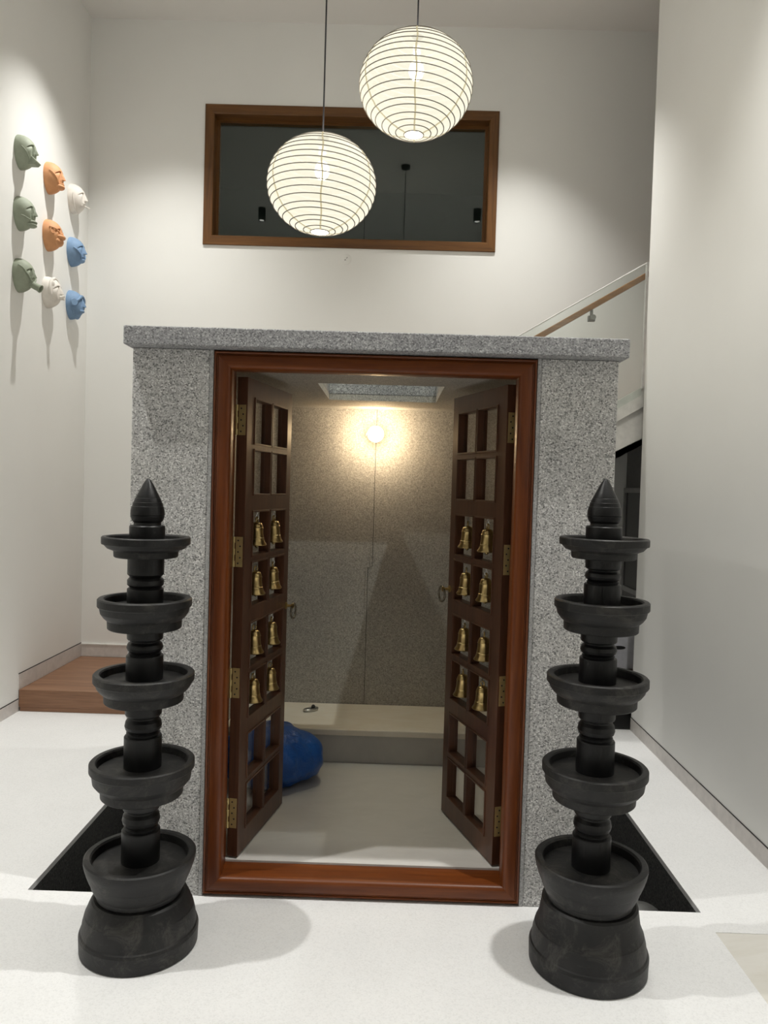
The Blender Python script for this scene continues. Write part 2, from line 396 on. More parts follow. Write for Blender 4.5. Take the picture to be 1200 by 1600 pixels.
bm = bmesh.new(); prism(bm, [(-1.44, zs(-1.44)), (3.1, zs(3.1)), (3.1, zs(3.1)-.137), (-1.245, zs(-1.245)-.137), (-1.44, .143)], 5.012, 5.044, 'Y'); obj('stringer', bm, 'white_panel', t, bevel=.002)
bm = bmesh.new(); prism(bm, [(-1.22, zs(-1.22)-.03), (3.1, zs(3.1)-.03), (3.1, 1.887+.53*(3.1-1.616)), (-1.2, .41)], 5.0445, 5.062, 'Y'); obj('side_panel', bm, 'white_panel', t)
for xx, zz in treads: obj('tread', bx(xx-.02, xx+run-.001, 5.0635, YB-.002, zz+.0005, zz+.028), 'platform', t)
# glass railing
t = thing('glass_railing', 'frameless glass stair railing with a wooden handrail behind the shrine', 'railing', (0, 4.99, 0))
gz = lambda x: 3.022 + SLOPE*(x-1.607)
bm = bmesh.new(); prism(bm, [(-1.35, gz(-1.35)), (1.599, gz(1.599)), (1.599, zs(1.599)-.05), (-1.35, zs(-1.35)-.05)], 4.994, 5.006, 'Y'); obj('glass_panel', bm, 'glass_green', t)
bm = bmesh.new(); prism(bm, [(1.5995, gz(1.60)+.006), (1.612, gz(1.612)+.006), (1.612, zs(1.612)-.01), (1.5995, zs(1.60)-.01)], 4.992, 5.010, 'Y'); obj('end_trim', bm, 'white', t)
bm = bmesh.new()
for a, b in ((-.3, .004),):
    tube(bm, [(-1.35, 5.0, gz(-1.35)+.002), (1.599, 5.0, gz(1.599)+.002)], .0045, 6)
obj('top_edge', bm, 'white', t)
rz = lambda x: gz(x)-.052
bm = bmesh.new(); prism(bm, [(-1.3, rz(-1.3)), (1.63, rz(1.63)), (1.63, rz(1.63)-.042), (-1.3, rz(-1.3)-.042)], 5.035, 5.085, 'Y'); obj('handrail', bm, 'rail', t, bevel=.005)
for xb in (-.9, .18, 1.275):
    bm = bmesh.new(); zb = rz(xb)-.042
    tube(bm, [(xb, 5.06, zb+.002), (xb, 5.06, zb-.040)], .010, 12)
    box(bm, xb-.022, xb+.022, 5.046, 5.074, zb-.075, zb-.040); box(bm, xb-.014, xb+.014, 5.010, 5.046, zb-.070, zb-.045)
    lathe(bm, [(0, 0), (.017, 0), (.017, .010), (0, .010)], 24, frame=Matrix.Translation((xb, 5.0165, zb-.058)) @ Matrix.Rotation(PI/2, 4, 'X'))
    obj('bracket', bm, 'satin_steel', t, smooth=.6)
# under the stairs
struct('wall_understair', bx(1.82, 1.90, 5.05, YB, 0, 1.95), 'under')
t = thing('picture_frame', 'grey framed picture hanging in the dark space under the stairs', 'picture', (1.80, 5.65, .82))
for b in ((5.42, 5.94, .80, .835), (5.42, 5.94, 1.545, 1.58), (5.42, 5.455, .835, 1.545), (5.905, 5.94, .835, 1.545)): obj('frame_rail', bx(1.796, 1.819, *b), 'frame_grey', t)
obj('picture', bx(1.808, 1.8185, 5.456, 5.904, .836, 1.544), 'mirror_dark', t)
t = thing('low_bench', 'dark brown wooden bench under the stairs behind the right lamp tower', 'bench', (1.74, 5.7, 0))
obj('top', bx(1.55, 1.81, 5.45, 5.93, .235, .275), 'door', t, bevel=.002)
for px_, py_ in ((1.565, 5.465), (1.775, 5.465), (1.565, 5.895), (1.775, 5.895)): obj('leg', bx(px_, px_+.025, py_, py_+.025, .0005, .2345), 'black', t)
t = thing('carton', 'white cardboard carton with a dark hand slot on the bench under the stairs', 'box', (1.69, 5.68, .276))
obj('body', bx(1.58, 1.79, 5.50, 5.88, .2755, .545), 'carton', t, bevel=.003)
bm = bmesh.new(); prism(bm, [(1.675+.045*math.cos(a)*(1), .43+.013*math.sin(a)) for a in [i*PI/8 for i in range(16)]], 5.497, 5.4995, 'Y'); obj('hand_slot', bm, 'black', t)
t = thing('black_block', 'black wall cabinet in the dark space under the stairs', 'block', (1.75, 5.25, 1.5))
obj('black_body', bx(1.752, 1.819, 5.10, 5.40, 1.56, 1.90), 'black', t, bevel=.002)  # plain black block filling a black patch
obj('door', bx(1.744, 1.7515, 5.105, 5.395, 1.565, 1.895), 'black', t)  # thin black front sheet of the same block
t = thing('doormat', 'small black rubber mat on the floor at the end of the right wall', 'mat', (1.62, 5.15, 0))
obj('pad', bx(1.50, 1.79, 4.98, 5.40, .0005, .014), 'black', t, bevel=.003); obj('border', bx(1.49, 1.80, 4.97, 5.41, .0004, .006), 'black', t)

# ------------------------------------------------------------------ the stone shrine
FX0, FX1, FZ0, FZ1 = -.654, .517, .008, 2.008
t = thing('stone_shrine', 'walk-in grey granite shrine with a flat stone roof in the middle of the room', 'shrine', (-.07, 3.68, 0))
TH = .10; ZW = 2.0105
obj('front_panel', bx(SX0, FX0-.014, SF, SF+TH, 0, ZW), 'granite', t, bevel=.004)
obj('front_panel', bx(FX1+.014, SX1, SF, SF+TH, 0, ZW), 'granite', t, bevel=.004)
obj('margin_strip', bx(FX0-.0135, FX0-.0005, SF-.002, SF+TH, 0, ZW), 'granite_edge', t)
obj('margin_strip', bx(FX1+.0005, FX1+.0135, SF-.002, SF+TH, 0, ZW), 'granite_edge', t)
IX0, IX1, IYB = SX0+TH, SX1-TH, 4.47
obj('side_wall', bx(SX0, IX0, SF+TH+.0005, IYB, 0, ZW), 'granite', t)
obj('side_wall', bx(IX1, SX1, SF+TH+.0005, IYB, 0, ZW), 'granite', t)
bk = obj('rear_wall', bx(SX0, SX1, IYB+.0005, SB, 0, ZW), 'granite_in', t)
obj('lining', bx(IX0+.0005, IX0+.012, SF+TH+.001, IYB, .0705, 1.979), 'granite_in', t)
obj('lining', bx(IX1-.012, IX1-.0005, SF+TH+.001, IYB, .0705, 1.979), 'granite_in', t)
KX0, KX1, KY0, KY1 = -.335, .222, 3.39, 4.025
obj('roof_slab', plate([-.962, KX0, KX1, .827], [2.724, KY0, KY1, 4.66], {(1, 1)}, 2.011, 2.077, 'Z'), 'granite_roof', t, bevel=.004)
obj('skylight_dimmer', bx(KX0-.03, KX1+.03, KY0-.03, KY1+.03, 2.0775, 2.0855), 'dimmer_glass', t)  # pane added over the opening to dim the light pools inside
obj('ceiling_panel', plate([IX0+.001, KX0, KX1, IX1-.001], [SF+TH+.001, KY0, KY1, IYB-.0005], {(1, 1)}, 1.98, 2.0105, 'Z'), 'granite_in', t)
obj('inner_floor', bx(IX0+.001, IX1-.001, SF+.14, IYB-.001, 0, .070), 'inner_floor', t)
cv = obj('cable_cover', bx(-.106, -.094, IYB-.006, IYB, 1.87, 1.979), 'granite_in', t)
bm = bmesh.new(); box(bm, -.108, -.096, IYB-.006, IYB, 1.07, 1.79); box(bm, -.128, -.108, IYB-.006, IYB, 1.062, 1.074); obj('cable_cover', bm, 'granite_in', t)
obj('cable_cover', bx(-.134, -.122, IYB-.006, IYB, .27, 1.061), 'granite_in', t)
for a, b, z0, z1 in ((-.0945, -.0915, 1.87, 1.979), (-.0965, -.0935, 1.07, 1.79), (-.1225, -.1195, .27, 1.061)): obj('joint', bx(a, b, IYB-.0025, IYB, z0, z1), 'gap', t)
# ledge at the back
t = thing('marble_ledge', 'low cream marble ledge along the back of the shrine interior', 'ledge', (-.07, 4.25, .07))
obj('riser', bx(IX0+.013, IX1-.013, 4.015, IYB-.004, .0705, .222), 'riser', t)
obj('slab', bx(IX0+.013, IX1-.013, 3.985, IYB-.0035, .2225, .256), 'ledge', t, bevel=.006)
# metal fitting on the ledge
fx, fy, fz = -.415, 4.30, .2565
t = thing('metal_clamp', 'small silver metal clamp lying on the ledge inside the shrine', 'clamp', (fx, fy, fz))
bm = bmesh.new(); R0 = Matrix.Rotation(.7, 4, 'Z')
tube(bm, [Vector((fx, fy, fz+.009)) + R0 @ Vector((.042*math.cos(a), .018*math.sin(a), 0)) for a in [i*PI/12 for i in range(24)]], .0075, 8, True); obj('loop', bm, 'steel', t, smooth=1)
bm = bmesh.new(); ellipsoid(bm, (fx+.012, fy+.012, fz+.017), (.012, .010, .016), 14, 8); obj('screw', bm, 'black', t, smooth=3.1)
# wall lamp inside
lx, lz = -.095, 1.831
t = thing('wall_lamp', 'round lit wall lamp on the back wall inside the shrine', 'lamp', (lx, IYB, lz))
F = Matrix.Translation((lx, IYB-.0005, lz)) @ Matrix.Rotation(PI/2, 4, 'X')
bm = bmesh.new(); lathe(bm, [(0, 0), (.036, 0), (.038, .003), (.038, .012), (.022, .016), (.020, .055), (0, .055)], 48, frame=F); obj('housing', bm, 'white', t, smooth=.6)
bm = bmesh.new(); ellipsoid(bm, (lx, IYB-.11, lz), (.0455, .0455, .0455), 36, 20); obj('globe', bm, 'niche_light', t, smooth=3.1)
l = bpy.data.lights.new('lamp_beam', 'AREA'); l.shape = 'DISK'; l.size = .085; l.energy = NICHE_W; l.color = (1.0, .80, .54)
lo = bpy.data.objects.new('lamp_beam', l); COL.objects.link(lo); lo.parent = t; lo.location = (0, -.160, 0); lo.rotation_euler = (PI/2, 0, 0)
bm = bmesh.new(); tube(bm, [(lx-.052, IYB-.008, lz+.002), (lx-.058, IYB-.010, lz+.010), (lx-.058, IYB-.010, lz-.006)], .0025, 6); obj('wire_end', bm, 'white', t)

# teak door frame
t = thing('door_frame', 'polished reddish teak door frame set in the granite shrine front', 'door frame', (-.07, 2.85, 0))
Y0 = 2.782
pr = [(0, Y0+.012), (.002, Y0+.006), (.006, Y0+.003), (.010, Y0+.005), (.0115, Y0+.010), (.013, Y0+.005), (.016, Y0+.0035), (.0175, Y0+.006), (.019, Y0+.001), (.022, Y0),
      (.050, Y0), (.056, Y0+.0015), (.061, Y0+.006), (.0645, Y0+.013), (.066, Y0+.022), (.066, Y0+.062), (.055, Y0+.064), (.055, Y0+.146), (0, Y0+.146)]
for bm, nm, mm in zip(mitre(FX0, FX1, FZ0, FZ1, pr), ('jamb', 'jamb', 'head', 'sill'), ('teak_v', 'teak_v', 'teak_h', 'teak_h')): obj(nm, bm, mm, t, smooth=.5)

# bells (one built, the rest copied)
def make_bell(loc, label, rot, group):
    t = thing('brass_bell', label, 'bell', loc, group, rot)
    bm = bmesh.new()
    prof = [(0, -.040), (.010, -.041), (.019, -.045), (.0235, -.054), (.0250, -.060), (.0262, -.061), (.0262, -.064), (.0252, -.066), (.0262, -.082), (.0285, -.096), (.0298, -.097), (.0298, -.100), (.0296, -.101), (.0340, -.112), (.0395, -.119), (.0405, -.122), (.0385, -.124), (.033, -.118), (.026, -.10), (.022, -.06), (.012, -.046), (0, -.045)]; prof = [(r_*1.02, -.040+(z_+.040)*1.13) for r_, z_ in prof]
    lathe(bm, prof, 40); obj('bell_body', bm, 'brass', t, smooth=.7, local=True)
    bm = bmesh.new(); tube(bm, [(.010*math.cos(a), 0, -.0315+.010*math.sin(a)) for a in [i*PI/10 for i in range(20)]], .0032, 8, True); obj('crown_loop', bm, 'brass', t, smooth=1, local=True)
    bm = bmesh.new()
    tube(bm, [(0, .007*math.cos(a), -.0215+.008*math.sin(a)) for a in [i*PI/8 for i in range(16)]], .0016, 6, True)
    tube(bm, [(.006*math.cos(a), 0, -.0095+.0095*math.sin(a)) for a in [i*PI/8 for i in range(16)]], .0016, 6, True)
    obj('chain', bm, 'steel', t, smooth=1, local=True)
    bm = bmesh.new(); tube(bm, [(0, 0, -.05), (.002, 0, -.128)], .002, 6); ellipsoid(bm, (.002, 0, -.137), (.008, .008, .009), 14, 8); obj('clapper', bm, 'brass', t, smooth=3.1, local=True)
    return t
BELL = None
# door leaves
UB = [0, .082, .262, .282, .464, .530]
ZB = [.076]
for top in (.535, .977, 1.417, 1.860): ZB += [top-.370, top-.200, top-.170, top]
ZB.append(1.936)
HOLES = {(i, j) for i in (1, 3) for j in (1, 3, 5, 7, 9, 11, 13, 15)}
DT = .042
def make_door(name, label, hinge, free, s, ring_z):
    global BELL
    ang = math.atan2(free[1]-hinge[1], free[0]-hinge[0])
    t = thing(name, label, 'door', (hinge[0], hinge[1], 0), None, ang)
    y0, y1 = (0, DT) if s > 0 else (-DT, 0)
    obj('lattice', plate(UB, ZB, HOLES, y0, y1, 'Y'), 'door', t, bevel=.0015, local=True)
    for i in (1, 3):
        for j in (1, 3, 5, 7, 9, 11, 13, 15):
            bm = bmesh.new(); a, b, c, d = UB[i], UB[i+1], ZB[j], ZB[j+1]; e = .007
            for q in ((a-e, a, c-e, d+e), (b, b+e, c-e, d+e), (a, b, c-e, c), (a, b, d, d+e)):
                box(bm, q[0], q[1], min(-s*.0035, 0), max(-s*.0035, 0), q[2], q[3])
            obj('opening_bead', bm, 'door', t, bevel=.001, local=True)
            if j in (1, 3, 13, 15):
                ym = s*DT*.62; obj('glass_pane', bx(a+.0005, b-.0005, ym-.002, ym+.002, c+.0005, d-.0005), 'glass', t, local=True)
    for hz in (.248, .758, 1.266, 1.772):
        bm = bmesh.new(); ya, yb = s*.006, s*.034
        box(bm, -.0022, -.0002, min(ya, yb), max(ya, yb), hz-.058, hz+.058)
        for k in range(5):
            zc = hz-.058+.0116*(2*k+1)
            if k % 2 == 0: lathe(bm, [(0, -.0112), (.0058, -.0112), (.0058, .0112), (0, .0112)], 14, frame=Matrix.Translation((-.006, s*.041, zc)))
        lathe(bm, [(0, -.057), (.0035, -.057), (.0035, .057), (0, .057)], 10, frame=Matrix.Translation((-.006, s*.041, hz)))
        h = obj('hinge', bm, 'hinge', t, smooth=.6, local=True)
        h['label'] = 'brass hinge'
        for k in range(5):
            bm = bmesh.new(); lathe(bm, [(0, 0), (.0032, 0), (.0032, .0008), (0, .0008)], 12, frame=Matrix.Translation((-.0023, s*(.016 if k % 2 else .024), hz-.044+.022*k)) @ Matrix.Rotation(-PI/2, 4, 'Y'))
            obj('screw', bm, 'black', h, local=True)
    # ring pull near the free edge
    bm = bmesh.new(); Fk = Matrix.Translation((.514, 0, ring_z)) @ Matrix.Rotation(s*PI/2, 4, 'X')
    lathe(bm, [(0, 0), (.016, 0), (.016, .003), (.007, .006), (.006, .022), (.011, .027), (.011, .034), (.006, .038), (0, .038)], 24, frame=Fk)
    kb = obj('ring_pull', bm, 'brass', t, smooth=.7, local=True); kb['label'] = 'brass ring pull'
    bm = bmesh.new(); tube(bm, [(.514+.034*math.cos(a)+.016, -s*.030, ring_z-.024+.034*math.sin(a)) for a in [i*PI/18 for i in range(36)]], .0045, 8, True); obj('ring', bm, 'bronze', kb, smooth=1, local=True)
    # bells hang in the two middle blocks of openings
    sd = 'left' if s > 0 else 'right'
    rows = [(11, 'top row of bells'), (9, 'second row from top'), (7, 'third row from top'), (5, 'bottom row of bells')]
    for j, rn in rows:
        for i, cn in ((1, 'beside the hinges'), (3, 'beside the free edge')):
            uc = (UB[i]+UB[i+1])/2; p = Vector((uc, s*DT*.40, ZB[j+1]-.001)); P = Matrix.Translation((hinge[0], hinge[1], 0)) @ Matrix.Rotation(ang, 4, 'Z') @ p
            lab = f'brass bell in the {sd} door, {rn}, {cn}'; grp = f'brass bells in the {sd} door'
            if BELL is None: BELL = make_bell(P, lab, ang, grp)
            else: dup(BELL, P, lab, (0, 0, ang+random.uniform(-.5, .5)), grp)
    return t
make_door('panel_door', 'left dark teak door leaf with open squares, swung inwards', (-.556, 2.937), (-.452, 3.466), 1, .985)
make_door('panel_door', 'right dark teak door leaf with open squares, swung inwards', (.434, 2.937), (.271, 3.441), -1, 1.085)

# blue plastic bag on the shrine floor
bm = bmesh.new(); bmesh.ops.create_icosphere(bm, subdivisions=5, radius=1)
for v in bm.verts:
    d = v.co.normalized()
    n = .05*math.sin(7*d.x+3*d.z+1) * math.sin(5*d.y+2) + .035*math.sin(13*d.y-6*d.z) * math.cos(9*d.x+4*d.z) + .02*math.sin(23*d.x+11*d.y+17*d.z)
    r = 1+n*.8 + .95*max(0, (d.x*.93+d.y*.30-d.z*.12)-.62)     # pinched corner
    co = d*r; co = Vector((math.copysign(abs(co.x)**.85, co.x), math.copysign(abs(co.y)**.9, co.y), math.copysign(abs(co.z)**.85, co.z)))
    p = Vector((co.x*.215, co.y*.195, co.z*.15)); z = p.z+.13
    if z < 0.0: z = z*.08
    p.z = z
    v.co = Vector((-.568, 3.725, .0715+.004)) + p
mz = min(v.co.z for v in bm.verts)
for v in bm.verts: v.co.z += .0712-mz
b = tag(obj('plastic_bag', bm, 'bag', smooth=3.1), 'bulging blue plastic bag on the floor behind the left shrine door', 'bag')

# ------------------------------------------------------------------ stone lamp towers
def make_tower(label, x, y, dz, seed):
    rnd = random.Random(seed)
    t = thing('stone_lamp_tower', label, 'lamp', (x, y, 0))
    j = lambda: (rnd.uniform(-.003, .003), rnd.uniform(-.003, .003))
    def piece(nm, prof, c=(0, 0), mm='stone'):
        bm = bmesh.new(); lathe(bm, prof, 96, (x+c[0], y+c[1], 0)); return obj(nm, bm, mm, t, smooth=.32)
    b = .171+dz
    piece('base', [(0, 0), (.183, 0), (.188, .004), (.190, .055), (.187, .064), (.183, .068), (.182, .072), (.179, .095), (.172, .122), (.1705, .124), (.169, .128), (.160, .150), (.152, b-.006), (.145, b), (0, b)], (0, 0), 'stone_rough')
    # rim heights and radii
    dishes = [(.304+dz, .178, .133), (.613+dz, .167, .114), (.904+dz, .160, .095), (1.148+dz, .149, .100), (1.348+dz, .140, .067)]
    rc = .060
    for k, (zt, R, h) in enumerate(dishes):
        z0 = zt-h; c = j()
        if k == 0:
            zb = b+.0004
            prof = [(0, zb), (.133, zb), (.136, zb+.003), (.138, zb+.018), (.143, zb+.022), (.152, zb+.040), (.159, zb+.062), (.161, zb+.064), (.169, zb+.085), (.1735, zb+.100), (.1745, zb+.102), (R, zt-.014), (R, zt-.004), (R-.005, zt), (R-.020, zt), (R-.025, zt-.006), (R-.028, zt-.030), (R-.05, zt-.032), (rc+.012, zt-.026), (0, zt-.026)]
        elif k == 4:
            prof = [(0, z0), (.098, z0), (.101, z0+.003), (.102, z0+.020), (.107, z0+.023), (.122, z0+.029), (.130, z0+.038), (.134, z0+.042), (R-.001, z0+.043), (R, z0+.047), (R, zt-.003), (R-.003, zt), (R-.014, zt), (R-.018, zt-.004), (R-.020, zt-.016), (rc, zt-.017), (0, zt-.017)]
        else:
            a = .785*R
            prof = [(0, z0), (a-.003, z0), (a, z0+.003), (a+.001, z0+.028), (a+.005, z0+.031), (.87*R, z0+.038), (.93*R, z0+.051), (.955*R, zt-.032), (.960*R, zt-.029), (R-.002, zt-.028), (R, zt-.025), (R, zt-.004), (R-.004, zt), (R-.019, zt), (R-.023, zt-.005), (R-.026, zt-.026), (R-.045, zt-.028), (rc+.010, zt-.022), (0, zt-.022)]
        piece('dish', prof, c, 'stone_rough')
        if k < 4:
            f = zt-(.026 if k == 0 else .022)+.0004; g = dishes[k+1][0]-dishes[k+1][2]-.0004; hgt = g-f; w = .0615-.0012*k
            q = lambda s: f+hgt*s
            if k % 2 == (seed % 2) and k == 3:
                pc = [(0, f), (w, f), (w, q(.33)), (w-.003, q(.345)), (w-.008, q(.37)), (w-.003, q(.40)), (w, q(.42)), (w, q(.52)), (w-.004, q(.55)), (w-.010, q(.58)), (w-.003, q(.62)), (w, q(.64)), (w, g), (0, g)]
            else:
                pc = [(0, f), (w, f), (w, q(.46)), (w-.002, q(.475)), (w-.009, q(.49)), (w-.007, q(.52)), (w-.012, q(.54)), (w-.004, q(.58)), (w-.001, q(.63)), (w-.004, q(.70)), (w-.011, q(.745)), (w-.012, q(.765)), (w-.004, q(.79)), (w-.002, q(.81)), (w-.001, g), (0, g)]
            piece('shaft', pc, c)
    zt = 1.348+dz-.017+.0004
    piece('finial', [(0, zt), (.056, zt), (.0565, zt+.002), (.0565, zt+.050), (.054, zt+.053), (.044, zt+.055), (.043, zt+.062), (.049, zt+.069), (.0535, zt+.082), (.0535, zt+.084), (.0525, zt+.085), (.054, zt+.087), (.0535, zt+.100), (.0505, zt+.114), (.049, zt+.115), (.0485, zt+.117), (.0465, zt+.127), (.0450, zt+.128), (.0445, zt+.130), (.040, zt+.141), (.0385, zt+.142), (.038, zt+.144), (.030, zt+.160), (.016, zt+.188), (.005, zt+.204), (0, zt+.206)])
    return t
make_tower('tall black carved stone lamp tower on the left of the shrine door', -.789, 2.491, 0, 3)
make_tower('tall black carved stone lamp tower on the right of the shrine door', .687, 2.466, .042, 4)

# things lying in the right channel
tag(obj('river_stone', (lambda bm: (ellipsoid(bm, (1.08, 3.12, -.236), (.10, .08, .086)), bm)[1])(bmesh.new()), 'pebble', smooth=3.1), 'rounded grey stone lying in the right-hand floor channel', 'stone')
bm = bmesh.new(); prism(bm, [(.8105, -.09), (.836, -.08), (.962, -.300), (.935, -.319)], 3.0, 3.14, 'Y')
tag(obj('granite_offcut', bm, 'dark_granite', bevel=.004), 'dark granite offcut leaning in the right-hand floor channel', 'stone slab')

# ------------------------------------------------------------------ paper lanterns
def make_lantern(label, x, y, z, R, phase):
    t = thing('paper_lantern', label, 'pendant lamp', (x, y, z), 'paper lantern pendants')
    nr = 20; top, bot = math.radians(7), math.radians(170)
    rr_ = random.Random(int(phase*1000))
    zs_ = [top + (bot-top)*(i/nr)**.94 + (rr_.uniform(-.014, .014) if 0 < i < nr else 0) for i in range(nr+1)]
    def on(th, a, k=1.0):                       # ribs wind with a slight tilt
        th2 = th + .075*math.sin(th)*math.cos(a-.25)
        return (x+R*k*math.sin(th2)*math.cos(a), y+R*k*math.sin(th2)*math.sin(a), z+R*k*.865*math.cos(th2))
    levels = []
    for i in range(nr+1):
        levels.append((zs_[i], 1.0))
        if i < nr: levels.append(((zs_[i]*2+zs_[i+1])/3, .991)); levels.append(((zs_[i]+zs_[i+1]*2)/3, .991))
    bm = bmesh.new(); seg = 80; rings = [[bm.verts.new(on(th, 2*PI*k/seg, kk)) for k in range(seg)] for th, kk in levels]
    for A, B in zip(rings, rings[1:]):
        for k in range(seg): bm.faces.new((A[k], A[(k+1) % seg], B[(k+1) % seg], B[k]))
    sh = obj('paper_shade', bm, 'paper', t, smooth=3.1)
    for i in range(nr+1):
        bm = bmesh.new(); tube(bm, [on(zs_[i], 2*PI*k/64, 1.004) for k in range(64)], .0024 if i < nr else .0028, 6, True)
        obj('wire_rib', bm, 'rib', t, smooth=1)
    for k in range(6):
        a = phase + k*PI/3; bm = bmesh.new()
        tube(bm, [on(th, a + .012*math.sin(9*th+k), kk*1.003) for th, kk in levels], .0042, 6, flat=.5); obj('paper_seam', bm, 'seam', sh, smooth=1)
    l = bpy.data.lights.new('lantern_glow', 'POINT'); l.energy = LANTERN_BULB_W; l.color = (1.0, .92, .77); l.shadow_soft_size = .10
    lo = bpy.data.objects.new('lantern_glow', l); COL.objects.link(lo); lo.parent = t; lo.location = (0, 0, .02)
    bm = bmesh.new(); ellipsoid(bm, (x, y, z+.07), (.035, .035, .045), 20, 12); obj('bulb', bm, 'bulb', t, smooth=3.1)
    bm = bmesh.new(); lathe(bm, [(0, .150), (.018, .150), (.018, .178), (.006, .185), (0, .185)], 20, (x, y, z)); obj('lamp_holder', bm, 'white', t, smooth=.6)
    bm = bmesh.new(); tube(bm, [(x, y, z+.18), (x, y, ZC-.02)], .0038, 8); obj('cord', bm, 'cord', t)
    bm = bmesh.new(); lathe(bm, [(0, ZC-.035), (.045, ZC-.035), (.05, ZC-.03), (.05, ZC-.0005), (0, ZC-.0005)], 28, (x, y, 0)); obj('ceiling_rose', bm, 'black', t, smooth=.6)
    return t
make_lantern('round ribbed paper lantern hanging lower, in front of the window', -.372, 3.70, 2.958, .258, .62)
make_lantern('round ribbed paper lantern hanging higher, above the right of the window', .060, 3.60, 3.382, .260, .50)

# ------------------------------------------------------------------ ceiling downlights
for (x, y, p, ang, lab) in DOWNLIGHTS:
    t = thing('ceiling_downlight', lab, 'ceiling light', (x, y, ZC-.16), 'cylinder downlights on the ceiling')
    bm = bmesh.new(); lathe(bm, [(.030, ZC-.150), (.044, ZC-.160), (.047, ZC-.160), (.047, ZC-.0005), (0, ZC-.0005), (0, ZC-.150)], 32, (x, y, 0)); obj('can', bm, 'black', t, smooth=.6)
    bm = bmesh.new(); lathe(bm, [(0, ZC-.1535), (.030, ZC-.1535), (.030, ZC-.1515), (0, ZC-.1515)], 24, (x, y, 0)); obj('lens', bm, 'dim_light', t)
    l = bpy.data.lights.new('downlight_beam', 'SPOT'); l.energy = p; l.color = DOWN_COL; l.spot_size = math.radians(ang); l.spot_blend = 1.0; l.shadow_soft_size = .03
    lo = bpy.data.objects.new('downlight_beam', l); COL.objects.link(lo); lo.parent = t; lo.location = (0, 0, -.012)

